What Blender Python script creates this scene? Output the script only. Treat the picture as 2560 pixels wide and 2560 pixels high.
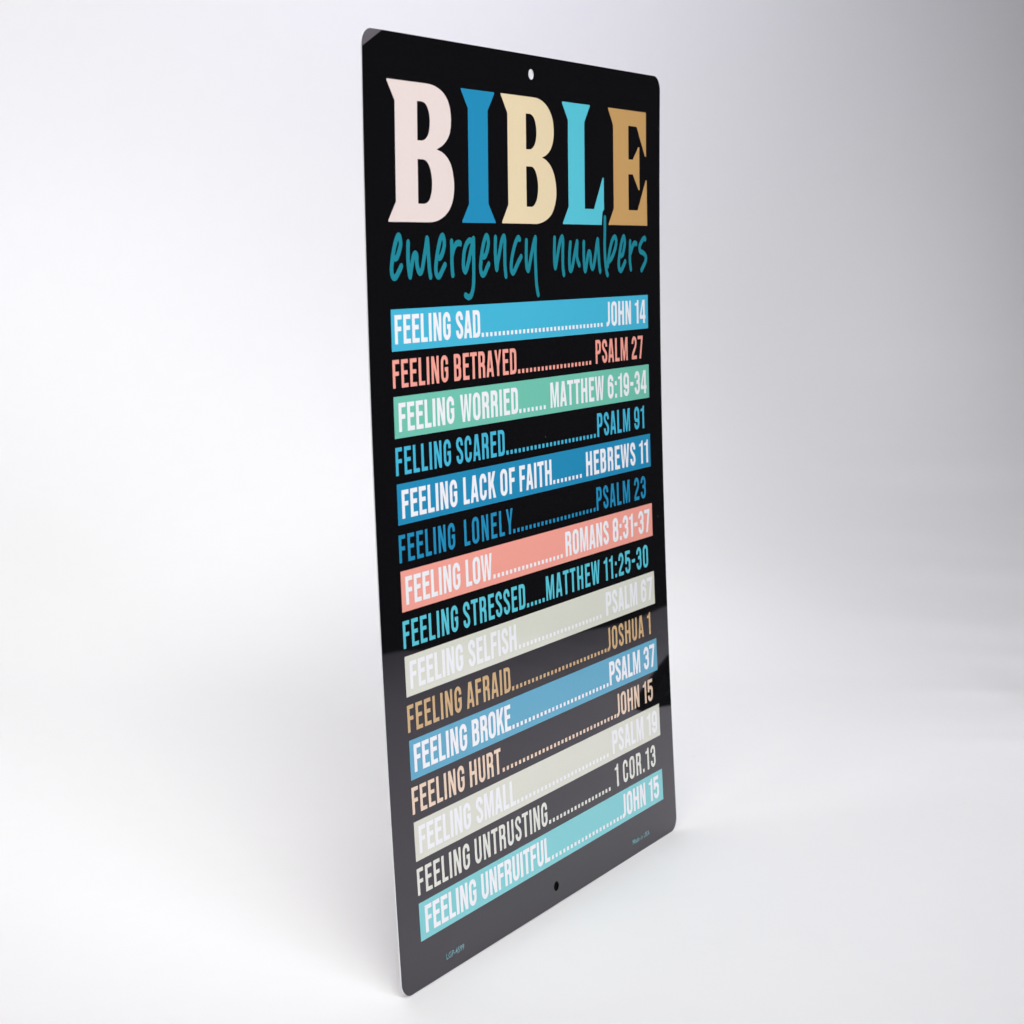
import bpy, bmesh, math
from mathutils import Vector, Matrix
from mathutils.geometry import tessellate_polygon, delaunay_2d_cdt

scene = bpy.context.scene
for o in list(bpy.data.objects):
    bpy.data.objects.remove(o, do_unlink=True)

# ------------------------------------------------------------------ camera
FLOOR = -0.3626            # the paper lies this far below the camera (metres)
cam_d = bpy.data.cameras.new('camera')
cam_d.sensor_width = 36.0
cam_d.lens = 64.851
cam_d.clip_start = 0.02
cam_d.clip_end = 60.0
cam = bpy.data.objects.new('camera', cam_d)
scene.collection.objects.link(cam)
cam.location = (0.0, 0.0, 0.0)
cam.rotation_euler = (math.radians(90.0 - 8.41009), 0.0, 0.0)
cam_d.dof.use_dof = True
cam_d.dof.focus_distance = 0.98
cam_d.dof.aperture_fstop = 22.0
scene.camera = cam

# ------------------------------------------------------------------ world
world = bpy.data.worlds.new('World')
scene.world = world
world.use_nodes = True
bg = world.node_tree.nodes['Background']
bg.inputs['Color'].default_value = (0.90, 0.87, 1.0, 1)
bg.inputs['Strength'].default_value = 0.030      # a dark studio round the paper sweep

# ------------------------------------------------------------------ lamps
def area_lamp(name, loc, aim, sx, sy, power, color, spread=180):
    l = bpy.data.lights.new(name, 'AREA')
    l.shape = 'RECTANGLE'; l.size = sx; l.size_y = sy
    l.energy = power; l.color = color; l.spread = math.radians(spread)
    o = bpy.data.objects.new(name, l)
    scene.collection.objects.link(o)
    o.location = loc
    o.rotation_euler = (Vector(aim) - Vector(loc)).to_track_quat('-Z', 'Y').to_euler()
    return o
#LIGHTS
area_lamp('front_softbox', (0.80, -0.10, 0.45), (-0.2, 1.3, -0.05), 0.5, 0.5, 1.30, (0.960, 0.990, 1.150), 70)
area_lamp('front_high_softbox', (0.25, -0.35, 0.90), (-0.1, 1.1, -0.25), 0.5, 0.5, 1.701, (0.983, 1.000, 0.966), 60)
area_lamp('sign_face_fill', (0.45, 0.00, 0.80), (0.05, 1.0, 0.0), 0.3, 0.3, 0.243, (0.934, 1.000, 0.930), 40)  # unseen lamp added to lift the sign face
area_lamp('corner_glint_lamp', (1.11, 1.28, 0.39), (-0.06, 0.86, 0.05), 0.25, 0.25, 0.042, (1.017, 1.000, 1.009), 70)  # unseen lamp added for the bent corner to mirror as a glint
area_lamp('side_softbox', (-0.95, 0.85, 0.75), (-0.55, 1.95, 0.15), 0.7, 0.7, 3.40, (1.025, 1.000, 0.990), 110)
area_lamp('back_wall_fill', (-0.15, 1.00, 1.00), (-0.05, 1.95, 0.60), 0.2, 0.2, 0.483, (0.981, 0.935, 1.220), 50)  # added fill for the upper back wall, no known source
area_lamp('back_corner_fill', (-0.90, 1.20, 0.90), (-0.9, 1.95, 0.5), 0.5, 0.5, 0.166, (0.990, 1.000, 0.963), 90)  # added to balance the far left of the wall
area_lamp('overhead_softbox', (-0.15, 0.85, 1.25), (-0.1, 1.1, -0.36), 0.9, 0.9, 2.45, (1.030, 0.995, 1.170))
area_lamp('table_fill', (0.12, 0.70, 1.10), (0.10, 0.95, -0.36), 0.5, 0.5, 0.307, (1.003, 1.000, 0.941), 80)  # added fill that brightens the floor in front of the sign
area_lamp('right_table_fill', (0.70, 1.05, 0.75), (0.54, 1.28, -0.36), 0.3, 0.3, 0.250, (0.994, 1.000, 1.040), 45)  # added so the off-frame floor mirrored in the sign is brighter
area_lamp('back_table_fill', (-0.45, 1.20, 1.10), (-0.35, 1.3, -0.36), 0.5, 0.5, 0.436, (0.930, 1.000, 0.930), 90)  # added to even out the floor at back left
area_lamp('near_table_fill', (-0.30, 0.30, 1.20), (-0.2, 0.9, -0.36), 0.5, 0.5, 2.121, (1.063, 1.000, 0.930), 90)  # invented fill brightening the near floor
area_lamp('wall_wash_fill', (-0.15, 0.9, 1.1), (0.15, 1.95, 0.5), 0.2, 0.2, 0.092, (1.018, 1.000, 1.130), 40)  # extra lamp added to balance brightness across the wall
area_lamp('low_side_fill', (-1.0, 1.0, 0.4), (-0.2, 1.9, 0.1), 0.4, 0.4, 0.150, (1.002, 1.000, 1.025), 60)  # unseen low lamp added to lighten the backdrop from the left
area_lamp('left_table_fill', (-0.7, 1.3, 0.9), (-0.75, 1.5, -0.36), 0.4, 0.4, 0.240, (0.950, 1.000, 0.930), 80)  # added fill for the left floor, not a known source
area_lamp('behind_sign_fill', (-0.28, 1.30, 0.85), (-0.14, 1.44, -0.36), 0.3, 0.3, 0.070, (1.0, 1.0, 0.98), 45)  # added to lighten the shaded floor behind the sign
#ENDLIGHTS
scene.view_settings.view_transform = 'Standard'
scene.view_settings.look = 'None'
scene.view_settings.exposure = 0.0
scene.view_settings.gamma = 1.0
scene.view_settings.use_curve_mapping = False
scene.render.engine = 'CYCLES'
scene.render.resolution_x = 1024
scene.render.resolution_y = 1024

# ------------------------------------------------------------------ helpers
def link(name, mesh, mat=None, parent=None):
    o = bpy.data.objects.new(name, mesh)
    scene.collection.objects.link(o)
    if mat: mesh.materials.append(mat)
    if parent: o.parent = parent
    return o

def srgb(r, g, b):
    f = lambda c: c / 12.92 if c <= 0.04045 else ((c + 0.055) / 1.055) ** 2.4
    return (f(r / 255), f(g / 255), f(b / 255), 1)

def nodes_of(name):
    m = bpy.data.materials.new(name); m.use_nodes = True
    nt = m.node_tree
    return m, nt, nt.nodes['Principled BSDF']

# ------------------------------------------------------------------ materials
def ink(name, rgba, dust=False):
    """gloss-coated print: ink colour under a smooth clear film"""
    m, nt, b = nodes_of(name)
    b.inputs['Roughness'].default_value = 0.028
    b.inputs['IOR'].default_value = 1.70
    b.inputs['Specular Tint'].default_value = (0.93, 0.83, 1.0, 1)
    tc = nt.nodes.new('ShaderNodeTexCoord')
    n = nt.nodes.new('ShaderNodeTexNoise'); n.inputs['Scale'].default_value = 900; n.inputs['Detail'].default_value = 2
    nt.links.new(tc.outputs['Object'], n.inputs['Vector'])
    mix = nt.nodes.new('ShaderNodeMix'); mix.data_type = 'RGBA'
    mix.inputs[6].default_value = tuple(c * 0.965 for c in rgba[:3]) + (1,)
    mix.inputs[7].default_value = tuple(min(1, c * 1.03) for c in rgba[:3]) + (1,)
    nt.links.new(n.outputs['Fac'], mix.inputs[0])
    out = mix.outputs[2]
    if dust:   # a few stray specks of dust lying on the black film
        v = nt.nodes.new('ShaderNodeTexVoronoi'); v.inputs['Scale'].default_value = 62
        nt.links.new(tc.outputs['Object'], v.inputs['Vector'])
        lt = nt.nodes.new('ShaderNodeMath'); lt.operation = 'LESS_THAN'; lt.inputs[1].default_value = 0.022
        nt.links.new(v.outputs['Distance'], lt.inputs[0])
        sx = nt.nodes.new('ShaderNodeSeparateColor'); nt.links.new(v.outputs['Color'], sx.inputs[0])
        g = nt.nodes.new('ShaderNodeMath'); g.operation = 'GREATER_THAN'; g.inputs[1].default_value = 0.45
        nt.links.new(sx.outputs[0], g.inputs[0])
        mu = nt.nodes.new('ShaderNodeMath'); mu.operation = 'MULTIPLY'
        nt.links.new(lt.outputs[0], mu.inputs[0]); nt.links.new(g.outputs[0], mu.inputs[1])
        mu2 = nt.nodes.new('ShaderNodeMath'); mu2.operation = 'MULTIPLY'; mu2.inputs[1].default_value = 0.45
        nt.links.new(mu.outputs[0], mu2.inputs[0])
        mix2 = nt.nodes.new('ShaderNodeMix'); mix2.data_type = 'RGBA'
        nt.links.new(mu2.outputs[0], mix2.inputs[0]); nt.links.new(out, mix2.inputs[6])
        mix2.inputs[7].default_value = (0.24, 0.24, 0.25, 1)
        out = mix2.outputs[2]
    nt.links.new(out, b.inputs['Base Color'])
    # the film is very slightly uneven
    nz = nt.nodes.new('ShaderNodeTexNoise'); nz.inputs['Scale'].default_value = 9; nz.inputs['Detail'].default_value = 2
    nt.links.new(tc.outputs['Object'], nz.inputs['Vector'])
    bp = nt.nodes.new('ShaderNodeBump'); bp.inputs['Strength'].default_value = 0.06; bp.inputs['Distance'].default_value = 0.002
    nt.links.new(nz.outputs['Fac'], bp.inputs['Height'])
    nt.links.new(bp.outputs['Normal'], b.inputs['Normal'])
    return m

M_black = ink('black_gloss_print', (0.003, 0.003, 0.0033, 1), dust=True)
M_white = ink('white_print', (0.945, 0.94, 0.96, 1))
INK = {
 'pink': srgb(240, 222, 215), 'blue': srgb(38, 144, 187), 'sand': srgb(242, 220, 180),
 'aqua': srgb(95, 204, 220), 'gold': srgb(212, 166, 104), 'teal': srgb(34, 137, 152),
 'sky': srgb(74, 188, 219), 'coral': srgb(255, 168, 152), 'mint': srgb(118, 202, 178),
 'stone': srgb(226, 225, 210), 'cream': srgb(244, 214, 188), 'ivory': srgb(232, 232, 220),
 'dim': srgb(108, 160, 165), 'tan': srgb(212, 174, 122), 'lagoon': srgb(124, 209, 213), 'azure': srgb(88, 170, 201)}
MAT = {k: ink(k + '_print', v) for k, v in INK.items()}
MAT['white'] = M_white

M_edge, nt, b = nodes_of('bare_aluminium_edge')
b.inputs['Base Color'].default_value = (0.90, 0.90, 0.92, 1); b.inputs['Metallic'].default_value = 0.15
b.inputs['Roughness'].default_value = 0.38
nz = nt.nodes.new('ShaderNodeTexNoise'); nz.inputs['Scale'].default_value = 300
rr = nt.nodes.new('ShaderNodeMapRange'); rr.inputs['To Min'].default_value = 0.3; rr.inputs['To Max'].default_value = 0.5
nt.links.new(nz.outputs['Fac'], rr.inputs['Value']); nt.links.new(rr.outputs[0], b.inputs['Roughness'])

M_paper, nt, b = nodes_of('white_backdrop_paper')
b.inputs['Roughness'].default_value = 0.62
b.inputs['Specular IOR Level'].default_value = 0.25
tc = nt.nodes.new('ShaderNodeTexCoord')
n = nt.nodes.new('ShaderNodeTexNoise'); n.inputs['Scale'].default_value = 55; n.inputs['Detail'].default_value = 5
nt.links.new(tc.outputs['Object'], n.inputs['Vector'])
mx = nt.nodes.new('ShaderNodeMix'); mx.data_type = 'RGBA'
mx.inputs[6].default_value = (0.855, 0.855, 0.872, 1); mx.inputs[7].default_value = (0.872, 0.872, 0.884, 1)
nt.links.new(n.outputs['Fac'], mx.inputs[0])
# scattered scuffs: short dark scratches and specks trodden into the paper
mp = nt.nodes.new('ShaderNodeMapping'); mp.inputs['Scale'].default_value = (3.2, 11, 11); mp.inputs['Rotation'].default_value = (0, 0, 0.5)
nt.links.new(tc.outputs['Object'], mp.inputs['Vector'])
v = nt.nodes.new('ShaderNodeTexVoronoi'); v.inputs['Scale'].default_value = 2.2; v.inputs['Randomness'].default_value = 1
nt.links.new(mp.outputs[0], v.inputs['Vector'])
lt = nt.nodes.new('ShaderNodeMapRange'); lt.inputs['From Min'].default_value = 0.010; lt.inputs['From Max'].default_value = 0.02
lt.inputs['To Min'].default_value = 0.35; lt.inputs['To Max'].default_value = 0.0
nt.links.new(v.outputs['Distance'], lt.inputs['Value'])
sep = nt.nodes.new('ShaderNodeSeparateXYZ'); nt.links.new(tc.outputs['Object'], sep.inputs[0])
low = nt.nodes.new('ShaderNodeMath'); low.operation = 'LESS_THAN'; low.inputs[1].default_value = FLOOR + 0.006   # only where people tread
nt.links.new(sep.outputs[2], low.inputs[0])
trod = nt.nodes.new('ShaderNodeMath'); trod.operation = 'MULTIPLY'
nt.links.new(lt.outputs[0], trod.inputs[0]); nt.links.new(low.outputs[0], trod.inputs[1])
mx2 = nt.nodes.new('ShaderNodeMix'); mx2.data_type = 'RGBA'
nt.links.new(trod.outputs[0], mx2.inputs[0]); nt.links.new(mx.outputs[2], mx2.inputs[6]); mx2.inputs[7].default_value = (0.45, 0.44, 0.44, 1)
nt.links.new(mx2.outputs[2], b.inputs['Base Color'])
bp = nt.nodes.new('ShaderNodeBump'); bp.inputs['Strength'].default_value = 0.08; bp.inputs['Distance'].default_value = 0.001
nt.links.new(n.outputs['Fac'], bp.inputs['Height']); nt.links.new(bp.outputs['Normal'], b.inputs['Normal'])

M_rubber, nt, b = nodes_of('black_case_vinyl')
b.inputs['Base Color'].default_value = (0.008, 0.008, 0.009, 1); b.inputs['Roughness'].default_value = 0.5
M_slate, nt, b = nodes_of('blue_grey_panel')
b.inputs['Base Color'].default_value = (0.03, 0.05, 0.075, 1); b.inputs['Roughness'].default_value = 0.5

# ------------------------------------------------------------------ backdrop: one sheet of paper, floor rolling up into the wall
def wrinkle(x, y):
    """slack in the sheet towards its right-hand edge: one broad sag and a few soft cross-wise ripples"""
    f = lambda a, b: (lambda k: k * k * (3 - 2 * k))(max(0.0, min(1.0, (x - a) / (b - a))))
    broad = 0.026 * math.exp(-((x - 0.14) / 0.20) ** 2 - ((y - 2.20) / 0.15) ** 2) + 0.024 * math.exp(-((x - 0.52) / 0.16) ** 2 - ((y - 2.62) / 0.22) ** 2) - 0.012 * math.exp(-((x - 0.30) / 0.12) ** 2 - ((y - 2.52) / 0.14) ** 2)
    fine = 0.0011 * math.sin(y * 47 + x * 4.0) + 0.0008 * math.sin(y * 83 - x * 6.1 + 1.0) + 0.0005 * math.sin(y * 131 + x * 9)
    return f(-0.12, 0.2) * broad + f(0.22, 0.45) * fine * math.exp(-((y - 2.15) / 0.5) ** 2)

def make_backdrop():
    X0, X1 = -1.75, 0.86
    prof = []                                   # (y, z, normal y, normal z)
    ys, ye, rad, top = -0.55, WALL - RAD, RAD, 1.5
    n = 260
    for i in range(n): prof.append((ys + (ye - ys) * i / n, FLOOR, 0, 1))
    n = 90
    for i in range(n):
        a = math.pi / 2 * i / n
        prof.append((ye + rad * math.sin(a), FLOOR + rad * (1 - math.cos(a)), -math.sin(a), math.cos(a)))
    n = 30
    for i in range(n + 1): prof.append((ye + rad, FLOOR + rad + top * i / n, -1, 0))
    s = 0; S = [0]
    for i in range(1, len(prof)):
        s += math.dist(prof[i][:2], prof[i - 1][:2]); S.append(s)
    nx = 90
    verts, faces = [], []
    for j, (y, z, ny, nz_) in enumerate(prof):
        for i in range(nx + 1):
            edge = max(0.64, X1 - 0.226 * max(0.0, S[j] - 1.8))       # the roll runs a little askew
            x = X0 + (edge - X0) * i / nx
            w = wrinkle(x, S[j])
            verts.append((x, y + ny * w, z + nz_ * w))
    for j in range(len(prof) - 1):
        for i in range(nx):
            a = j * (nx + 1) + i
            faces.append((a, a + 1, a + nx + 2, a + nx + 1))
    me = bpy.data.meshes.new('backdrop'); me.from_pydata(verts, [], faces)
    for p in me.polygons: p.use_smooth = True
    o = link('backdrop', me, M_paper)
    o['kind'] = 'structure'
    o['label'] = 'seamless white paper backdrop rolling up from the floor'
WALL, RAD = 1.95, 0.5
make_backdrop()
# ------------------------------------------------------------------ the sign
S = 0.3048                  # width in metres; print coordinates are in widths: u right, v down, height 1.5
H = 1.5
K = (-0.07133453, 0.01570455, 0.02781009)      # gentle bow of the thin sheet from top to bottom
CU = 0.00178266
def bow(x):
    z = H * (K[0] * x ** 2 / 2 + K[1] * x ** 3 / 3 + K[2] * x ** 4 / 4)
    q = (K[0] ** 2 * x ** 3 / 3 + 2 * K[0] * K[1] * x ** 4 / 4 + (K[1] ** 2 + 2 * K[0] * K[2]) * x ** 5 / 5
         + 2 * K[1] * K[2] * x ** 6 / 6 + K[2] ** 2 * x ** 7 / 7)
    return z, -H * q / 2
Z0, D0 = bow(-0.5)
def corner(u, v):
    """the top left corner has been bent back a little"""
    t = 1.0 - (u / 0.062 + v / 0.036)
    return CORNER * t * t if t > 0 else 0.0
CORNER = 0.0026
def place(u, v, lift=0.0):
    """print coordinates -> sign-local metres (x right, y to the back, z up)"""
    z, d = bow(v / H - 0.5)
    y = z - Z0 + CU * ((u - 0.5) ** 2 - 0.25) + corner(u, v)
    return Vector(((u - 0.5) * S, y * S - lift, (H - (v + d - D0)) * S))
def normal(u, v):
    h = 1e-4
    a = place(u + h, v) - place(u - h, v); c = place(u, v + h) - place(u, v - h)
    n = c.cross(a).normalized()
    return n if n.y < 0 else -n

LAYER = 0.00007

def sheet(name, tris2d, mat, lift, parent, step=0.02, extra=None):
    """flat triangles in print coordinates -> printed film lying on the bowed sheet"""
    bm = bmesh.new()
    cache = {}
    def V(p):
        k = (round(p[0], 6), round(p[1], 6))
        if k not in cache: cache[k] = bm.verts.new((k[0], k[1], 0))
        return cache[k]
    for t in tris2d:
        vs = [V(p) for p in t]
        if len(set(vs)) < 3: continue
        try: bm.faces.new(vs)
        except ValueError: pass
    vmin = min(v.co.y for v in bm.verts); vmax = max(v.co.y for v in bm.verts)
    vmin_u = min(v.co.x for v in bm.verts); vmax_u = max(v.co.x for v in bm.verts)
    k = math.floor(vmin / step) + 1
    while k * step < vmax - 1e-6:
        bmesh.ops.bisect_plane(bm, geom=bm.verts[:] + bm.edges[:] + bm.faces[:], plane_co=(0, k * step, 0), plane_no=(0, 1, 0), dist=1e-7)
        k += 1
    for k in range(1, 20):                              # and along u, so every layer follows the same bow
        if vmin_u < k / 20 < vmax_u:
            bmesh.ops.bisect_plane(bm, geom=bm.verts[:] + bm.edges[:] + bm.faces[:], plane_co=(k / 20, 0, 0), plane_no=(1, 0, 0), dist=1e-7)
    if extra: extra(bm)
    ns = []
    bm.verts.index_update()
    uv = [(v.co.x, v.co.y) for v in bm.verts]
    for v, (a, c) in zip(bm.verts, uv):
        v.co = place(a, c, lift); ns.append(normal(a, c))
    bm.normal_update()
    for f in bm.faces:
        if f.normal.y > 0: f.normal_flip()
        f.smooth = True
    me = bpy.data.meshes.new(name); bm.to_mesh(me); bm.free()
    me.normals_split_custom_set_from_vertices(ns)
    return link(name, me, mat, parent)

def poly_tris(loops):
    pts = [p for l in loops for p in l]
    t = tessellate_polygon([[Vector((x, y, 0)) for x, y in l] for l in loops])
    return [tuple(pts[i] for i in f) for f in t]

def union(polys):
    """merge overlapping convex pieces into one set of triangles that do not overlap"""
    vs, fs = [], []
    for p in polys:
        a = sum(p[i][0] * p[(i + 1) % len(p)][1] - p[(i + 1) % len(p)][0] * p[i][1] for i in range(len(p)))
        if abs(a) < 1e-10: continue
        if a < 0: p = p[::-1]
        fs.append(list(range(len(vs), len(vs) + len(p)))); vs += [Vector(q) for q in p]
    r = delaunay_2d_cdt(vs, [], fs, 0, 1e-6)
    return [tuple((r[0][i].x, r[0][i].y) for i in f) for f, o in zip(r[2], r[5]) if o]

def rounded(pts, closed=True, n=7):
    """polyline whose corners (x, y, r_in, r_out) are rounded off"""
    out = []
    m = len(pts)
    pts = [list(p) for p in pts]
    for i in range(m if closed else m - 1):             # neighbouring roundings must fit their edge
        a, c = pts[i], pts[(i + 1) % m]
        L = math.dist(a[:2], c[:2]); ra = a[3] if len(a) > 2 else 0; rc = c[2] if len(c) > 2 else 0
        if ra + rc > L:
            if len(a) > 2: a[3] = ra * L / (ra + rc) * 0.999
            if len(c) > 2: c[2] = rc * L / (ra + rc) * 0.999
    for i, p in enumerate(pts):
        if len(p) == 2 or (not closed and i in (0, m - 1)):
            out.append((p[0], p[1])); continue
        a, c = pts[i - 1], pts[(i + 1) % m]
        P = Vector(p[:2]); A = Vector(a[:2]); C = Vector(c[:2])
        s = P + (A - P).normalized() * min(p[2], (A - P).length); e = P + (C - P).normalized() * min(p[3], (C - P).length)
        c1 = s + (P - s) * 0.58; c2 = e + (P - e) * 0.58
        for k in range(n + 1):
            t = k / n
            q = s * (1 - t) ** 3 + c1 * 3 * t * (1 - t) ** 2 + c2 * 3 * t * t * (1 - t) + e * t ** 3
            if not out or (Vector(out[-1]) - q).length > 4e-3: out.append((q.x, q.y))
    return out

def ribbon(path, w):
    """constant-width stroke, butt ends, mitred joints: list of quads"""
    P = [Vector(p) for p in path]
    L, R = [], []
    for i, p in enumerate(P):
        d1 = (p - P[i - 1]).normalized() if i else None
        d2 = (P[i + 1] - p).normalized() if i < len(P) - 1 else None
        d1 = d1 or d2; d2 = d2 or d1
        n1 = Vector((-d1.y, d1.x)); n2 = Vector((-d2.y, d2.x)); m = (n1 + n2)
        m = m / max(0.3, m.length_squared) * 2
        L.append(p + m * w / 2); R.append(p - m * w / 2)
    return [[tuple(L[i]), tuple(L[i + 1]), tuple(R[i + 1]), tuple(R[i])] for i in range(len(P) - 1)]

def brush(path, r):
    """round-ended pen stroke through smoothed points"""
    P = [Vector(p) for p in path]; Q = []
    for i in range(len(P) - 1):
        a = P[i - 1] if i else P[i] * 2 - P[i + 1]
        d = P[i + 2] if i + 2 < len(P) else P[i + 1] * 2 - P[i]
        b, c = P[i], P[i + 1]
        for k in range(5):
            t = k / 5
            Q.append(0.5 * (2 * b + (c - a) * t + (2 * a - 5 * b + 4 * c - d) * t * t + (3 * b - a - 3 * c + d) * t ** 3))
    Q.append(P[-1])
    out = []
    for i, q in enumerate(Q):
        out.append([(q.x + r * math.cos(a * math.pi / 6), q.y + r * math.sin(a * math.pi / 6)) for a in range(12)])
        if i:
            d = (q - Q[i - 1])
            if d.length > 1e-7:
                n = Vector((-d.y, d.x)).normalized() * r
                out.append([tuple(Q[i - 1] + n), tuple(Q[i - 1] - n), tuple(q - n), tuple(q + n)])
    return out

# ---- condensed sans capitals, drawn in units of the cap height -------------
def glyph(ch, s):
    b = s * 0.90; x = s - 0.16                       # x: extra width of the bolder cut
    def ring(x0, y0, x1, y1, rx, ry, ix, iy):
        o = rounded([(x0, y0, ry, rx), (x1, y0, rx, ry), (x1, y1, ry, rx), (x0, y1, rx, ry)])
        i = rounded([(x0 + s, y0 + b, iy, ix), (x1 - s, y0 + b, ix, iy), (x1 - s, y1 - b, iy, ix), (x0 + s, y1 - b, ix, iy)])
        return [o, i]
    def stroke(*p): return [t for a in ribbon(rounded(list(p), False), s * 0.96) for t in ((a[0], a[1], a[2]), (a[0], a[2], a[3]))]
    if ch == 'E':
        w = .432 + x; return w, poly_tris([[(0,0),(w,0),(w,b),(s,b),(s,.46),(w*.92,.46),(w*.92,.46+b),(s,.46+b),(s,1-b),(w,1-b),(w,1),(0,1)]])
    if ch == 'F':
        w = .417 + x; return w, poly_tris([[(0,0),(s,0),(s,.44),(w*.92,.44),(w*.92,.44+b),(s,.44+b),(s,1-b),(w,1-b),(w,1),(0,1)]])
    if ch == 'L':
        w = .40 + x; return w, poly_tris([[(0,0),(w,0),(w,b),(s,b),(s,1),(0,1)]])
    if ch == 'I': return s, poly_tris([[(0,0),(s,0),(s,1),(0,1)]])
    if ch == 'H':
        w = .51 + x; return w, poly_tris([[(0,0),(s,0),(s,.44),(w-s,.44),(w-s,0),(w,0),(w,1),(w-s,1),(w-s,.44+b),(s,.44+b),(s,1),(0,1)]])
    if ch == 'T':
        w = .48 + x; c = w/2; return w, poly_tris([[(c-s/2,0),(c+s/2,0),(c+s/2,1-b),(w,1-b),(w,1),(0,1),(0,1-b),(c-s/2,1-b)]])
    if ch == 'N':
        w = .494 + x; t = s*.9; return w, poly_tris([[(0,0),(t,0),(t,.60),(w-t*1.15,0),(w,0),(w,1),(w-t,1),(w-t,.43),(t*1.2,1),(0,1)]])
    if ch == 'M':
        w = .655 + x; t = s*.83; c = w/2; return w, poly_tris([[(0,0),(t,0),(t,.66),(c-.06,0),(c+.06,0),(w-t,.66),(w-t,0),(w,0),(w,1),(w-t*1.42,1),(c,.34),(t*1.42,1),(0,1)]])
    if ch == 'W':
        w = .77 + x; t = s*.95; c = w/2; return w, poly_tris([[(0,1),(t,1),(.222,.26),(c-.075,1),(c+.075,1),(w-.222,.26),(w-t,1),(w,1),(w-.14,0),(w-.305,0),(c,.66),(.305,0),(.14,0)]])
    if ch == 'A':
        w = .528 + x; t = s*.94; k = w/2-.11; f = lambda y: t+y*k
        ap = (w/2-t)/k
        return w, poly_tris([[(0,0),(t,0),(f(.19),.19),(w-f(.19),.19),(w-t,0),(w,0),(w-k,1),(k,1)], [(f(.19+b),.19+b),(w-f(.19+b),.19+b),(w/2,ap)]])
    if ch == 'Y':
        w = .508 + x; c = w/2; t = s*.98; return w, poly_tris([[(0,1),(t,1),(c,.56),(w-t,1),(w,1),(c+s/2,.37),(c+s/2,0),(c-s/2,0),(c-s/2,.37)]])
    if ch == 'K':
        w = .51 + x; return w, poly_tris([[(0,0),(s,0),(s,.31),(s+.075,.43),(w-s*1.06,0),(w,0),(s+.175,.58),(w-.012,1),(w-.012-s*1.04,1),(s,.63),(s,1),(0,1)]])
    if ch == 'D':
        w = .483 + x; o = rounded([(0,0),(w,0,.21,.2),(w,1,.2,.21),(0,1)]); i = rounded([(s,b),(w-s,b,.1,.1),(w-s,1-b,.1,.1),(s,1-b)]); return w, poly_tris([o,i])
    if ch == 'P':
        w = .475 + x; o = rounded([(0,0),(s,0),(s,.40),(w,.40,.2,.2),(w,1,.2,.2),(0,1)]); i = rounded([(s,.40+b),(w-s,.40+b,.09,.09),(w-s,1-b,.09,.09),(s,1-b)]); return w, poly_tris([o,i])
    if ch == 'R':
        w = .474 + x
        o = rounded([(0,0),(s,0),(s,.43),(w-s,.43,.1,.1),(w-s,0),(w,0),(w,.47,.12,.08),(w*.86,.51),(w*.985,.55,.07,.12),(w*.985,1,.19,.2),(0,1)])
        i = rounded([(s,.43+b),(w*.985-s,.43+b,.09,.09),(w*.985-s,1-b,.09,.09),(s,1-b)]); return w, poly_tris([o,i])
    if ch == 'B':
        w = .48 + x
        o = rounded([(0,0),(w,0,.2,.2),(w,.49,.14,.07),(w*.87,.535),(w*.97,.57,.07,.12),(w*.97,1,.19,.2),(0,1)])
        i1 = rounded([(s,b),(w-s,b,.09,.09),(w-s,.46,.09,.09),(s,.46)]); i2 = rounded([(s,.46+b),(w*.97-s,.46+b,.09,.09),(w*.97-s,1-b,.09,.09),(s,1-b)])
        return w, poly_tris([o,i1,i2])
    if ch in 'O0':
        w = .50 + x; return w, poly_tris(ring(0,-.012,w,1.012,w/2,.25,w/2-s,.12))
    q = s*.48; h = .2
    if ch == 'C':
        w = .47 + x; r = w/2-q; return w, stroke((w-q,.65),(w-q,1-q,h,r),(q,1-q,r,h),(q,q,h,r),(w-q,q,r,h),(w-q,.36))
    if ch == 'G':
        w = .485 + x; r = w/2-q; return w, stroke((w-q,.66),(w-q,1-q,h,r),(q,1-q,r,h),(q,q,h,r),(w-q,q,r,h),(w-q,.48),(w*.52,.48))
    if ch == 'U':
        w = .479 + x; r = w/2-q; return w, stroke((q,1),(q,q-.01,h,r),(w-q,q-.01,r,h),(w-q,1))
    if ch == 'J':
        w = .30 + x; return w, stroke((w-q,1),(w-q,q-.01,h,.16),(0,q-.01))
    if ch == 'S':
        w = .468 + x; r = w/2-q; return w, stroke((w-q,.68),(w-q,1-q,h,r),(q,1-q,r,h),(q,.66,.13,.10),(w-q,.37,.10,.13),(w-q,q,h,r),(q,q,r,h),(q,.31))
    if ch == '1':
        w = .33 + x; return w, poly_tris([[(w-s,0),(w,0),(w,1),(w-.115,1),(w-.16,.90),(0,.86),(0,.765),(w-s,.765)]])
    if ch == '2':
        w = .475 + x; r = w/2-q; return w, stroke((q,.68),(q,1-q,h,r),(w-q,1-q,r,h),(w-q,.60,.1,.12),(q,.20,.12,.08),(q,q),(w,q))
    if ch == '3':
        w = .48 + x; r = w/2-q
        a = ribbon(rounded([(q,.70),(q,1-q,h,r),(w-q,1-q,r,h),(w-q,.535,.12,.12),(w*.36,.535)], False), s*.96)
        c = ribbon(rounded([(w*.36,.535),(w-q,.535,.12,.12),(w-q,q,h,r),(q,q,r,h),(q,.31)], False), s*.96); return w, union(a + c)
    if ch == '4':
        w = .53 + x; e = .065; return w, poly_tris([[(w-s-e,0),(w-e,0),(w-e,.19),(w,.19),(w,.19+b),(w-e,.19+b),(w-e,1),(w-s-e-.05,1),(0,.34),(0,.19),(w-s-e,.19)], [(s*.86,.19+b),(w-s-e,.19+b),(w-s-e,.80)]])
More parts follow.
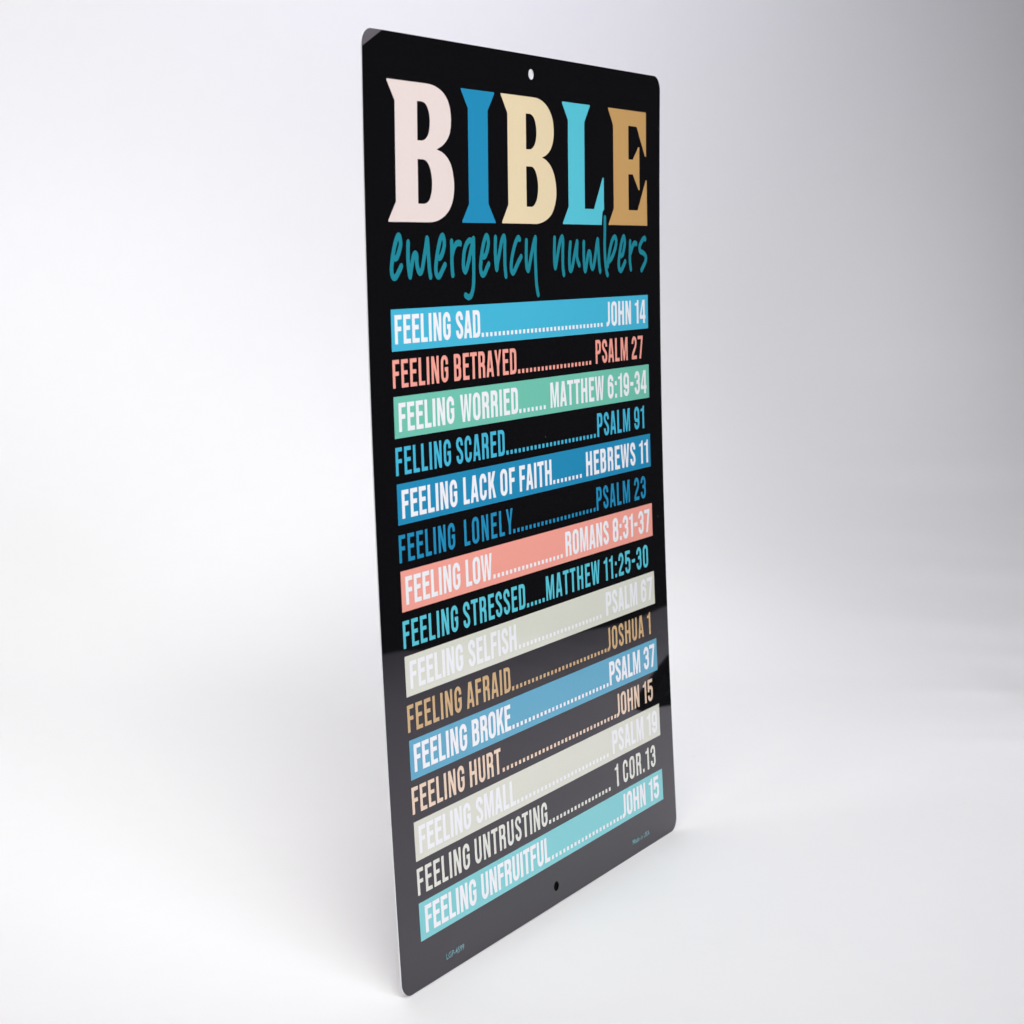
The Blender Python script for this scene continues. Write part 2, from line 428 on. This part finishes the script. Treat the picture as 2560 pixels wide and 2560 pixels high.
    if ch == '5':
        w = .485 + x; r = w/2-q
        a = ribbon([(w-.03,1-b/2),(q,1-b/2),(q,.46)], s*.93)
        c = ribbon(rounded([(q,.44),(q,.62,.08,.12),(w-q,.62,.14,.14),(w-q,q,h,r),(q,q,r,h),(q,.28)], False), s*.96); return w, union(a + c)
    if ch in '69':
        w = .495 + x; r = w/2-q
        p = [(w-q,.72),(w-q,1-q,h,r),(q,1-q,r,h),(q,q,h,r),(w-q,q,r,h),(w-q,.60,.14,r),(q,.60)]
        if ch == '9': p = [(w-t[0], 1-t[1]) + tuple(t[2:]) for t in p]
        return w, union(ribbon(rounded(p, False), s*.96))
    if ch == '8':
        w = .495 + x
        o = rounded([(0,-.012,h,w/2),(w,-.012,w/2,h),(w,.49,.14,.07),(w*.91,.535),(w*.97,.58,.07,.12),(w*.97,1.012,h,w/2),(w*.03,1.012,w/2,h),(w*.03,.58,.12,.07),(w*.09,.535),(0,.49,.07,.14)])
        k = w/2 - s; i1 = rounded([(s,b,.12,k),(w-s,b,k,.12),(w-s,.46,.1,k),(s,.46,k,.1)])
        i2 = rounded([(s,.46+b,.1,k),(w-s,.46+b,k,.1),(w-s,1-b,.12,k),(s,1-b,k,.12)]); return w, poly_tris([o, i1, i2])
    if ch == '7':
        w = .49 + x; return w, poly_tris([[(0,1),(w,1),(w,.90),(.30+x*.5,0),(.30-s+x*.5,0),(w-s*1.03,1-b),(0,1-b)]])
    if ch == ':': return s, poly_tris([[(0,0),(s,0),(s,s*.95),(0,s*.95)]]) + poly_tris([[(0,.53),(s,.53),(s,.53+s*.95),(0,.53+s*.95)]])
    if ch == '.': return s, poly_tris([[(0,0),(s,0),(s,s*.95),(0,s*.95)]])
    if ch == '-': return .30, poly_tris([[(0,.405),(.30,.405),(.30,.405+b),(0,.405+b)]])
    raise KeyError(ch)
SIDE = {}
for c in 'BDEFHIKLMNPRU': SIDE[c] = [.074, .074]
for c in 'CGOQSJ023456789': SIDE[c] = [.064, .064]
for c in 'EFL': SIDE[c][1] = .046
for c in 'TAYW': SIDE[c] = [.036, .036]
SIDE['K'] = [.074, .03]; SIDE['P'] = [.074, .05]; SIDE['S'] = [.055, .055]; SIDE['J'] = [.03, .07]; SIDE['4'] = [.04, .04]; SIDE['7'] = [.045, .045]
SIDE['1'] = [.05, .09]; SIDE[':'] = [.08, .08]; SIDE['.'] = [.07, .07]; SIDE['-'] = [.055, .055]
_g = {}
def text_tris(txt, u0, u1, base, cap, s):
    """set txt between u0 and u1, evening out the letter spacing"""
    pos, x, prev = [], 0.0, None
    for ch in txt:
        if ch == ' ': x += .26; continue
        if (ch, s) not in _g: _g[ch, s] = glyph(ch, s)
        w, t = _g[ch, s]
        if prev is not None: x += SIDE[prev][1] + SIDE[ch][0]
        pos.append((x, t)); x += w; prev = ch
    gap = ((u1 - u0) / cap - x) / max(1, len(pos) - 1)
    tr = []
    for i, (px, t) in enumerate(pos):
        tr += [tuple((u0 + (px + i * gap + p[0]) * cap, base - p[1] * cap) for p in f) for f in t]
    return tr

# ---- panel ------------------------------------------------------------------
sign = bpy.data.objects.new('wall_sign', None)
sign.empty_display_size = 0.05
scene.collection.objects.link(sign)
sign.matrix_world = Matrix(((0.5082267, -0.8605389, -0.0343265, 0.0255611), (0.8612233, 0.5078229, 0.0202568, 0.9737012), (0.0000000, -0.0398579, 0.9992054, -0.3621199), (0, 0, 0, 1)))
sign['category'] = 'sign'
sign['label'] = 'tall glossy black metal sign headed BIBLE emergency numbers, standing on the white backdrop'

RC = 0.0262
def outline(n=14):
    pts = []
    for cx, cy, a0 in ((1 - RC, RC, -90), (1 - RC, H - RC, 0), (RC, H - RC, 90), (RC, RC, 180)):
        for k in range(n + 1):
            a = math.radians(a0 + 90 * k / n); pts.append((cx + RC * math.cos(a), cy + RC * math.sin(a)))
    return pts
def circle(u, v, r, n=36): return [(u + r * math.cos(2 * math.pi * k / n), v + r * math.sin(2 * math.pi * k / n)) for k in range(n)]
HR = 0.0088
loops = [outline(), circle(0.4993, 0.0322, HR), circle(0.4993, 1.4672, HR)]
def corner_cuts(bm):
    def cut(co, no): bmesh.ops.bisect_plane(bm, geom=bm.verts[:] + bm.edges[:] + bm.faces[:], plane_co=co, plane_no=no, dist=1e-7)
    for i in range(10): cut((0.062 * (1 - i / 10), 0, 0), (1 / 0.062, 1 / 0.036, 0))
panel = sheet('panel', poly_tris(loops), M_black, 0.0, sign, step=0.0125, extra=corner_cuts)
TH = 0.0007
me = panel.data
# back and rim of the sheet as separate skin so the printed face keeps its own smooth normals
def rim(loops, mat):
    bm = bmesh.new()
    for l in loops:
        m = []
        for i, p in enumerate(l):
            q = l[(i + 1) % len(l)]; k = max(1, int(math.dist(p, q) / 0.0125))
            m += [(p[0] + (q[0] - p[0]) * j / k, p[1] + (q[1] - p[1]) * j / k) for j in range(k)]
        e = 0.00012
        A = [bm.verts.new(place(*p, lift=-e)) for p in m]; B = [bm.verts.new(place(*p, lift=-TH)) for p in m]
        for i in range(len(m)):
            j = (i + 1) % len(m); f = bm.faces.new((A[i], A[j], B[j], B[i])); f.smooth = True
    me = bpy.data.meshes.new('rim'); bm.to_mesh(me); bm.free()
    return link('rim', me, mat, sign)
rim(loops[:2], M_edge)
rim(loops[2:], M_black)['label'] = 'rim of the lower screw hole, coloured black to hide its lit crescent'  # aluminium rim coloured black in place of shade inside the hole
back = sheet('back_face', poly_tris(loops), M_edge, -TH, sign, step=0.05, extra=corner_cuts)
back.data.flip_normals()

# ---- heading ------------------------------------------------------------------
TITLE=[[[(0.0624,0.0705),(0.1683,0.0705),(0.1836,0.0711),(0.1943,0.0724),(0.2073,0.0758),(0.2181,0.0801),(0.2267,0.0859),(0.2336,0.0925),(0.2379,0.1),(0.2406,0.1076),(0.2419,0.1153),(0.2422,0.123),(0.2418,0.1308),(0.2399,0.1387),(0.2373,0.1453),(0.2335,0.1507),(0.2284,0.1557),(0.2222,0.1602),(0.216,0.1639),(0.2087,0.167),(0.1985,0.1704),(0.2133,0.1737),(0.2217,0.1771),(0.2289,0.1813),(0.2354,0.1867),(0.2409,0.1933),(0.2451,0.2023),(0.2477,0.2126),(0.2492,0.2211),(0.2492,0.2296),(0.2482,0.2375),(0.246,0.2454),(0.2428,0.2523),(0.2388,0.2587),(0.2337,0.2643),(0.2274,0.2693),(0.2199,0.2738),(0.2112,0.2776),(0.2026,0.2805),(0.1928,0.2827),(0.1832,0.2839),(0.1736,0.2843),(0.0607,0.2844),(0.0608,0.2813),(0.0821,0.2535),(0.0832,0.1014),(0.0627,0.0733)],[(0.145,0.0989),(0.1571,0.0986),(0.1629,0.0994),(0.1675,0.1011),(0.1717,0.1039),(0.1749,0.1076),(0.1776,0.1122),(0.1794,0.1175),(0.1804,0.1232),(0.1805,0.1289),(0.1799,0.1347),(0.1788,0.1405),(0.177,0.1454),(0.1745,0.1496),(0.1711,0.153),(0.1672,0.1556),(0.1627,0.1575),(0.1577,0.1586),(0.1444,0.1586)],[(0.1442,0.1874),(0.1604,0.1873),(0.1662,0.1884),(0.1709,0.1905),(0.1753,0.1945),(0.1789,0.1992),(0.1816,0.2053),(0.1833,0.2119),(0.1843,0.2183),(0.1845,0.2247),(0.1838,0.2318),(0.1819,0.2389),(0.1793,0.2446),(0.1761,0.2493),(0.1721,0.2525),(0.1676,0.2546),(0.1604,0.2558),(0.1437,0.2558)]],[[(0.2726,0.0706),(0.3762,0.0706),(0.3761,0.0736),(0.3552,0.1012),(0.3545,0.2529),(0.3765,0.2819),(0.3765,0.2842),(0.2724,0.2843),(0.2726,0.2811),(0.2935,0.2539),(0.2936,0.1012),(0.2733,0.0738)]],[[(0.3972,0.0702),(0.5066,0.0703),(0.5172,0.0707),(0.5266,0.0718),(0.5373,0.0745),(0.5468,0.0783),(0.5556,0.0834),(0.5628,0.0893),(0.5687,0.0957),(0.573,0.1028),(0.5759,0.1116),(0.5773,0.1211),(0.5772,0.1296),(0.5757,0.1382),(0.5732,0.1452),(0.5696,0.1513),(0.5651,0.1566),(0.5591,0.161),(0.5526,0.1646),(0.5458,0.1676),(0.5347,0.1707),(0.5437,0.1726),(0.5516,0.1754),(0.5595,0.1794),(0.5662,0.1842),(0.5726,0.1905),(0.5778,0.1981),(0.5815,0.2063),(0.5841,0.2151),(0.5854,0.2237),(0.5856,0.2324),(0.5842,0.2404),(0.5814,0.2483),(0.5779,0.2552),(0.5736,0.2613),(0.5682,0.2669),(0.5615,0.2715),(0.5546,0.2752),(0.5466,0.2781),(0.5392,0.2805),(0.5319,0.2821),(0.5231,0.2836),(0.5144,0.2845),(0.3983,0.2842),(0.3984,0.2812),(0.4191,0.253),(0.4187,0.1013),(0.398,0.0732)],[(0.4803,0.0988),(0.4936,0.0986),(0.4989,0.0995),(0.5035,0.1014),(0.5074,0.1042),(0.5105,0.1076),(0.513,0.1121),(0.5147,0.1172),(0.5161,0.1227),(0.5166,0.1283),(0.5162,0.1339),(0.515,0.1396),(0.5132,0.1446),(0.5108,0.1489),(0.5079,0.1521),(0.5042,0.1547),(0.5001,0.1569),(0.4956,0.1583),(0.4806,0.1586)],[(0.4803,0.1873),(0.4993,0.1872),(0.5042,0.1885),(0.5084,0.191),(0.5124,0.1951),(0.5157,0.1999),(0.5182,0.2055),(0.5198,0.2111),(0.5209,0.2167),(0.521,0.2224),(0.5206,0.2287),(0.519,0.2351),(0.5172,0.2405),(0.5145,0.2451),(0.5109,0.2491),(0.5071,0.2523),(0.5031,0.2543),(0.4985,0.2555),(0.4808,0.2555)]],[[(0.6075,0.0707),(0.711,0.0708),(0.711,0.0733),(0.6901,0.1023),(0.6911,0.2561),(0.7262,0.2561),(0.7607,0.1987),(0.765,0.1989),(0.7656,0.2566),(0.7616,0.2589),(0.7593,0.2627),(0.7578,0.271),(0.756,0.2846),(0.6086,0.2841),(0.6087,0.2815),(0.63,0.2533),(0.6288,0.102),(0.6081,0.0738)]],[[(0.7824,0.0708),(0.9389,0.0712),(0.9401,0.1545),(0.9354,0.1539),(0.8999,0.1),(0.8649,0.0994),(0.8657,0.1619),(0.8837,0.1617),(0.9067,0.1375),(0.911,0.1373),(0.9123,0.2183),(0.9077,0.2176),(0.8836,0.1891),(0.8656,0.1893),(0.8662,0.256),(0.9042,0.2561),(0.9386,0.1989),(0.9429,0.1991),(0.9446,0.2849),(0.784,0.2844),(0.7841,0.2821),(0.8049,0.2537),(0.803,0.1016),(0.7831,0.0735)]]]
EMERGENCY=[[(0.076,0.3403),(0.0811,0.3376),(0.0875,0.3283),(0.0915,0.3183),(0.0903,0.3095),(0.0867,0.3051),(0.0816,0.3095),(0.0755,0.3205),(0.07,0.3348),(0.0664,0.349),(0.0653,0.36),(0.0679,0.3672),(0.0733,0.3695),(0.079,0.3663),(0.0857,0.3592),(0.092,0.3521)],[(0.1126,0.3156),(0.1116,0.3295),(0.1114,0.3429),(0.1128,0.3574),(0.1158,0.368),(0.1176,0.363),(0.1224,0.3474),(0.128,0.3352),(0.1326,0.333),(0.1357,0.3364),(0.1353,0.3453),(0.1373,0.3555),(0.1431,0.3626),(0.1495,0.359),(0.1554,0.3433),(0.1613,0.3253),(0.1661,0.3095)],[(0.1671,0.31),(0.1683,0.3208),(0.1692,0.3355),(0.1714,0.3582),(0.174,0.3696)],[(0.2006,0.3403),(0.2064,0.3375),(0.2128,0.3284),(0.2164,0.3186),(0.215,0.3095),(0.2111,0.3051),(0.2056,0.3095),(0.1999,0.3209),(0.1944,0.3357),(0.1906,0.3505),(0.1898,0.3607),(0.1924,0.3671),(0.1968,0.3696),(0.2027,0.3666),(0.2098,0.3587),(0.2168,0.3513)],[(0.2381,0.3141),(0.2382,0.3302),(0.2379,0.3487),(0.2389,0.3649),(0.2399,0.3678)],[(0.2395,0.3348),(0.2442,0.3256),(0.2521,0.3181),(0.2599,0.3166),(0.264,0.3176)],[(0.3016,0.3135),(0.2922,0.3129),(0.283,0.3188),(0.2759,0.3304),(0.2727,0.3456),(0.2727,0.3561),(0.2758,0.3617),(0.2791,0.3623),(0.285,0.3539),(0.2924,0.3376),(0.2997,0.3212),(0.3046,0.3106)],[(0.3051,0.31),(0.3045,0.3306),(0.3041,0.3541),(0.3032,0.3777),(0.3003,0.3918),(0.2943,0.4017),(0.2863,0.4047),(0.2797,0.4023),(0.277,0.4013)],[(0.3365,0.3397),(0.3424,0.3367),(0.348,0.3279),(0.3516,0.3183),(0.3503,0.3094),(0.3463,0.3053),(0.3411,0.3094),(0.3349,0.3213),(0.3298,0.3355),(0.3265,0.3497),(0.3257,0.3603),(0.3286,0.3669),(0.3331,0.369),(0.339,0.3659),(0.3455,0.3582),(0.3516,0.3517)],[(0.3748,0.308),(0.3735,0.331),(0.3745,0.349),(0.3772,0.3604),(0.3804,0.3491),(0.3882,0.3299),(0.3946,0.3142),(0.4013,0.306),(0.4049,0.3118),(0.4043,0.3311),(0.4044,0.3554),(0.4069,0.3722)],[(0.4543,0.3108),(0.4494,0.3083),(0.4409,0.3159),(0.4337,0.3284),(0.4275,0.3434),(0.4248,0.3571),(0.4265,0.3647),(0.4317,0.367),(0.4407,0.3586),(0.4499,0.3486),(0.4585,0.3405)],[(0.4776,0.3134),(0.4765,0.3337),(0.4764,0.3514),(0.4799,0.3623),(0.4837,0.3624),(0.4893,0.349),(0.4977,0.3287),(0.5046,0.3134),(0.5086,0.308)],[(0.5089,0.3083),(0.5074,0.3339),(0.5084,0.3595),(0.5101,0.3852),(0.5135,0.4007),(0.5159,0.406)]]
NUMBERS=[[(0.5768,0.3089),(0.5753,0.3343),(0.5761,0.3525),(0.5786,0.3604),(0.583,0.35),(0.5903,0.3291),(0.5975,0.3135),(0.604,0.3069),(0.6071,0.3135),(0.606,0.3345),(0.6059,0.3581),(0.609,0.3727)],[(0.6345,0.3172),(0.6313,0.3346),(0.6303,0.3505),(0.6319,0.3637),(0.6355,0.3658),(0.6403,0.3612),(0.6478,0.3427),(0.6553,0.3241),(0.6597,0.3152)],[(0.6603,0.3162),(0.6583,0.3374),(0.6609,0.3481),(0.6671,0.3569)],[(0.6852,0.3162),(0.6847,0.3349),(0.6857,0.3537),(0.6896,0.3676),(0.6957,0.3538),(0.7019,0.3364),(0.7063,0.3337),(0.7105,0.3391),(0.7116,0.354),(0.7165,0.3633),(0.7224,0.3596),(0.7293,0.3406),(0.7356,0.319),(0.7387,0.3112)],[(0.7399,0.3122),(0.742,0.3353),(0.7445,0.3571),(0.7477,0.3694)],[(0.7683,0.2713),(0.7679,0.2945),(0.7665,0.3218),(0.7683,0.3491),(0.7729,0.3684),(0.7769,0.376)],[(0.7776,0.3602),(0.7793,0.352),(0.7873,0.3301),(0.7966,0.3136),(0.8073,0.3064),(0.8133,0.3122),(0.8116,0.3219),(0.8053,0.3329),(0.7945,0.3453),(0.7838,0.3514)],[(0.8342,0.3414),(0.8404,0.338),(0.8452,0.3276),(0.8485,0.3178),(0.8471,0.3094),(0.8434,0.306),(0.8378,0.3122),(0.8314,0.3247),(0.8259,0.3414),(0.8231,0.3552),(0.8245,0.365),(0.8296,0.3692),(0.8352,0.3672),(0.843,0.3596),(0.8494,0.353)],[(0.8709,0.3153),(0.8699,0.3361),(0.8696,0.3529),(0.8731,0.367)],[(0.8731,0.3361),(0.8802,0.3249),(0.8891,0.3179),(0.8961,0.3193)],[(0.9349,0.3106),(0.9307,0.3087),(0.9194,0.3151),(0.9112,0.325),(0.9143,0.3335),(0.9287,0.3379),(0.9382,0.3451),(0.9349,0.3536),(0.925,0.3635),(0.9185,0.3691)]]

for loops_, col, lab in zip(TITLE, ('pink', 'blue', 'sand', 'aqua', 'gold'),
        ('pale pink capital B', 'blue capital I', 'cream capital B', 'light turquoise capital L', 'golden tan capital E')):
    o = sheet('title_letter', poly_tris(loops_), MAT[col], LAYER, sign, step=0.0125); o['label'] = lab
for strokes, lab in ((EMERGENCY, 'teal handwritten word emergency'), (NUMBERS, 'teal handwritten word numbers')):
    pieces = [q for s in strokes for q in brush(s, 0.0050)]
    o = sheet('script_word', union(pieces), MAT['teal'], LAYER * 2, sign, step=0.0125); o['label'] = lab

# ---- the list ---------------------------------------------------------------------
UL, UR = 0.06018, 0.94461
# words: (text, start, end); band colour or None; ink; baseline, cap height; first and last dot; verse span
ROWS = [
 ((('FEELING', .0693, .2294), ('SAD', .2453, .3201)), 'sky', 'white', .4713, (.4175, .4822), (.3243, .7547), ('JOHN 14', .7702, .9335)),
 ((('FEELING', .0603, .2188), ('BETRAYED', .2365, .4358)), None, 'coral', .5389, None, (.4410, .7071), ('PSALM 27', .7254, .9203)),
 ((('FEELING', .0725, .2330), ('WORRIED', .2515, .4374)), 'mint', 'white', .6072, (.5520, .6169), (.4410, .5335), ('MATTHEW 6:19-34', .5514, .9333)),
 ((('FELLING', .0600, .2189), ('SCARED', .2355, .3891)), None, 'sky', .6747, None, (.3940, .7185), ('PSALM 91', .7255, .9203)),
 ((('FEELING', .0720, .2335), ('LACK', .2522, .3552), ('OF', .3705, .4195), ('FAITH', .4348, .5479)), 'blue', 'white', .7431, (.6878, .7523), (.5529, .6598), ('HEBREWS 11', .6773, .9336)),
 ((('FEELING', .0592, .2220), ('LONELY', .2503, .4081)), None, 'blue', .8117, None, (.4080, .7093), ('PSALM 23', .7145, .9198)),
 ((('FEELING', .0720, .2325), ('LOW', .2497, .3332)), 'coral', 'white', .8797, (.8250, .8898), (.3365, .5782), ('ROMANS 8:31-37', .5898, .9328)),
 ((('FEELING', .0593, .2205), ('STRESSED', .2368, .4396)), None, 'aqua', .9479, None, (.4450, .5072), ('MATTHEW 11:25-30', .5141, .9210)),
 ((('FEELING', .0725, .2300), ('SELFISH', .2465, .4037)), 'stone', 'white', 1.0149, (.9604, 1.0256), (.4105, .7183), ('PSALM 67', .7375, .9341)),
 ((('FEELING', .0593, .2192), ('AFRAID', .2350, .3772)), None, 'tan', 1.0827, None, (.3817, .7325), ('JOSHUA 1', .7370, .9215)),
 ((('FEELING', .0715, .2296), ('BROKE', .2456, .3720)), 'azure', 'white', 1.1492, (1.0955, 1.1599), (.3764, .7344), ('PSALM 37', .7400, .9339)),
 ((('FEELING', .0591, .2155), ('HURT', .2320, .3331)), None, 'cream', 1.2156, None, (.3370, .7600), ('JOHN 15', .7631, .9193)),
 ((('FEELING', .0720, .2282), ('SMALL', .2452, .3752)), 'stone', 'white', 1.2826, (1.2283, 1.2926), (.3790, .7218), ('PSALM 19', .7392, .9321)),
 ((('FEELING', .0602, .2181), ('UNTRUSTING', .2345, .4805)), None, 'ivory', 1.3487, None, (.4856, .7236), ('1 COR.13', .7438, .9185)),
 ((('FEELING', .0760, .2315), ('UNFRUITFUL', .2481, .4822)), 'lagoon', 'white', 1.4147, (1.3613, 1.4242), (.4880, .7635), ('JOHN 15', .7670, .9265)),
]
TONE = {'sky': 'sky blue', 'coral': 'coral pink', 'mint': 'mint green', 'blue': 'deep blue', 'aqua': 'turquoise', 'stone': 'pale stone grey',
        'tan': 'tan', 'azure': 'mid blue', 'cream': 'cream', 'ivory': 'ivory', 'lagoon': 'light aqua', 'white': 'white'}
for words, band, colour, base, bv, (d0, d1), (verse, a, c) in ROWS:
    first = ' '.join(w[0] for w in words)
    parent = sign; lift = LAYER
    s, cap = (.178, .0450) if colour == 'white' else (.160, .0438)
    if band:
        v0, v1 = bv
        parent = sheet('colour_band', poly_tris([[(UL, v0), (UR, v0), (UR, v1), (UL, v1)]]), MAT[band], LAYER, sign, step=0.0125)
        parent['label'] = '%s band behind the words %s' % (TONE[band], first)
        lift = LAYER * 2
    tr = []
    for w, u0, u1 in words: tr += text_tris(w, u0, u1, base, cap, s)
    o = sheet('topic_text', tr, MAT[colour], lift, parent); o['label'] = '%s words %s' % (TONE[colour], first)
    dw = .0073; n = round((d1 - d0 - dw) / .0138) + 1; p = (d1 - d0 - dw) / (n - 1)
    tr = []
    for k in range(n):
        u = d0 + k * p; tr += poly_tris([[(u, base - .0070), (u + dw, base - .0070), (u + dw, base), (u, base)]])
    o = sheet('dot_leader', tr, MAT[colour], lift, parent); o['label'] = '%s dots between %s and %s' % (TONE[colour], first, verse)
    o = sheet('verse_text', text_tris(verse, a, c, base, cap, s), MAT[colour], lift, parent); o['label'] = '%s words %s' % (TONE[colour], verse)

# ---- small print -------------------------------------------------------------------
def small_print(txt, u0, u1, base, label):
    cu = bpy.data.curves.new('tmp', 'FONT'); cu.body = txt; cu.size = 1.0; cu.resolution_u = 3; cu.offset = 0.012
    ob = bpy.data.objects.new('tmp', cu); scene.collection.objects.link(ob)
    me = bpy.data.meshes.new_from_object(ob.evaluated_get(bpy.context.evaluated_depsgraph_get()))
    bpy.data.objects.remove(ob)
    xs = [v.co.x for v in me.vertices]; ys = [v.co.y for v in me.vertices]
    k = (u1 - u0) / (max(xs) - min(xs)); ky = 0.0098 / max(ys)
    me.calc_loop_triangles()
    tr = [tuple((u0 + (me.vertices[i].co.x - min(xs)) * k, base - me.vertices[i].co.y * ky) for i in t.vertices) for t in me.loop_triangles]
    bpy.data.meshes.remove(me)
    o = sheet('small_print', tr, MAT['dim'], LAYER, sign); o['label'] = label
small_print('LGP-4599', .1298, .1843, 1.4778, 'tiny grey green item code LGP-4599')
small_print('Made in USA', .8026, .8764, 1.4778, 'tiny grey green words Made in USA')

# ------------------------------------------------------------------ the prop behind
def box_mesh(name, x0, x1, y0, y1, z0, z1, r, mat, parent=None):
    bm = bmesh.new()
    bmesh.ops.create_cube(bm, size=1.0)
    for v in bm.verts: v.co = ((x0 + x1) / 2 + v.co.x * (x1 - x0), (y0 + y1) / 2 + v.co.y * (y1 - y0), (z0 + z1) / 2 + v.co.z * (z1 - z0))
    bmesh.ops.bevel(bm, geom=bm.edges[:], offset=r, segments=3, affect='EDGES')
    me = bpy.data.meshes.new(name); bm.to_mesh(me); bm.free()
    for p in me.polygons: p.use_smooth = True
    return link(name, me, mat, parent)
block = box_mesh('support_block', -0.05, 0.05, 0.0085, 0.034, 0.0, 0.055, 0.0015, M_rubber)
block.matrix_world = Matrix.Translation((0, 0, FLOOR + 0.0005)) @ Matrix.Translation(sign.matrix_world.translation * 1.0 - Vector((0, 0, sign.matrix_world.translation.z))) @ Matrix.Rotation(math.atan2(sign.matrix_world[1][0], sign.matrix_world[0][0]), 4, 'Z')
block['category'] = 'block'
block['label'] = 'black support block behind the sign, showing only through its lower screw hole'

# ------------------------------------------------------------------ a wedge lying just outside the frame, seen mirrored in the gloss
def prism(name, pts, x0, x1, r, mat, parent):
    bm = bmesh.new()
    A = [bm.verts.new((x0, y, z)) for y, z in pts]; B = [bm.verts.new((x1, y, z)) for y, z in pts]
    bm.faces.new(A); bm.faces.new(B[::-1])
    for i in range(len(pts)):
        j = (i + 1) % len(pts); bm.faces.new((A[j], A[i], B[i], B[j]))
    bmesh.ops.recalc_face_normals(bm, faces=bm.faces[:])
    bmesh.ops.bevel(bm, geom=bm.edges[:], offset=r, segments=2, affect='EDGES')
    me = bpy.data.meshes.new(name); bm.to_mesh(me); bm.free()
    return link(name, me, mat, parent)
wedge = bpy.data.objects.new('wedge', None)
scene.collection.objects.link(wedge)
wedge.location = (0.425, 1.290, FLOOR + 0.0005)
wedge['category'] = 'wedge'
wedge['label'] = 'low black rubber wedge mirrored in the right edge of the sign beside JOHN 15'
prism('body', [(0.0, 0.0), (0.095, 0.0), (0.095, 0.062), (0.068, 0.062), (0.0, 0.004)], 0.0, 0.018, 0.0012, M_rubber, wedge)
prism('side_panel', [(0.020, 0.009), (0.062, 0.009), (0.062, 0.042)], -0.0012, 0.002, 0.0004, M_slate, wedge)
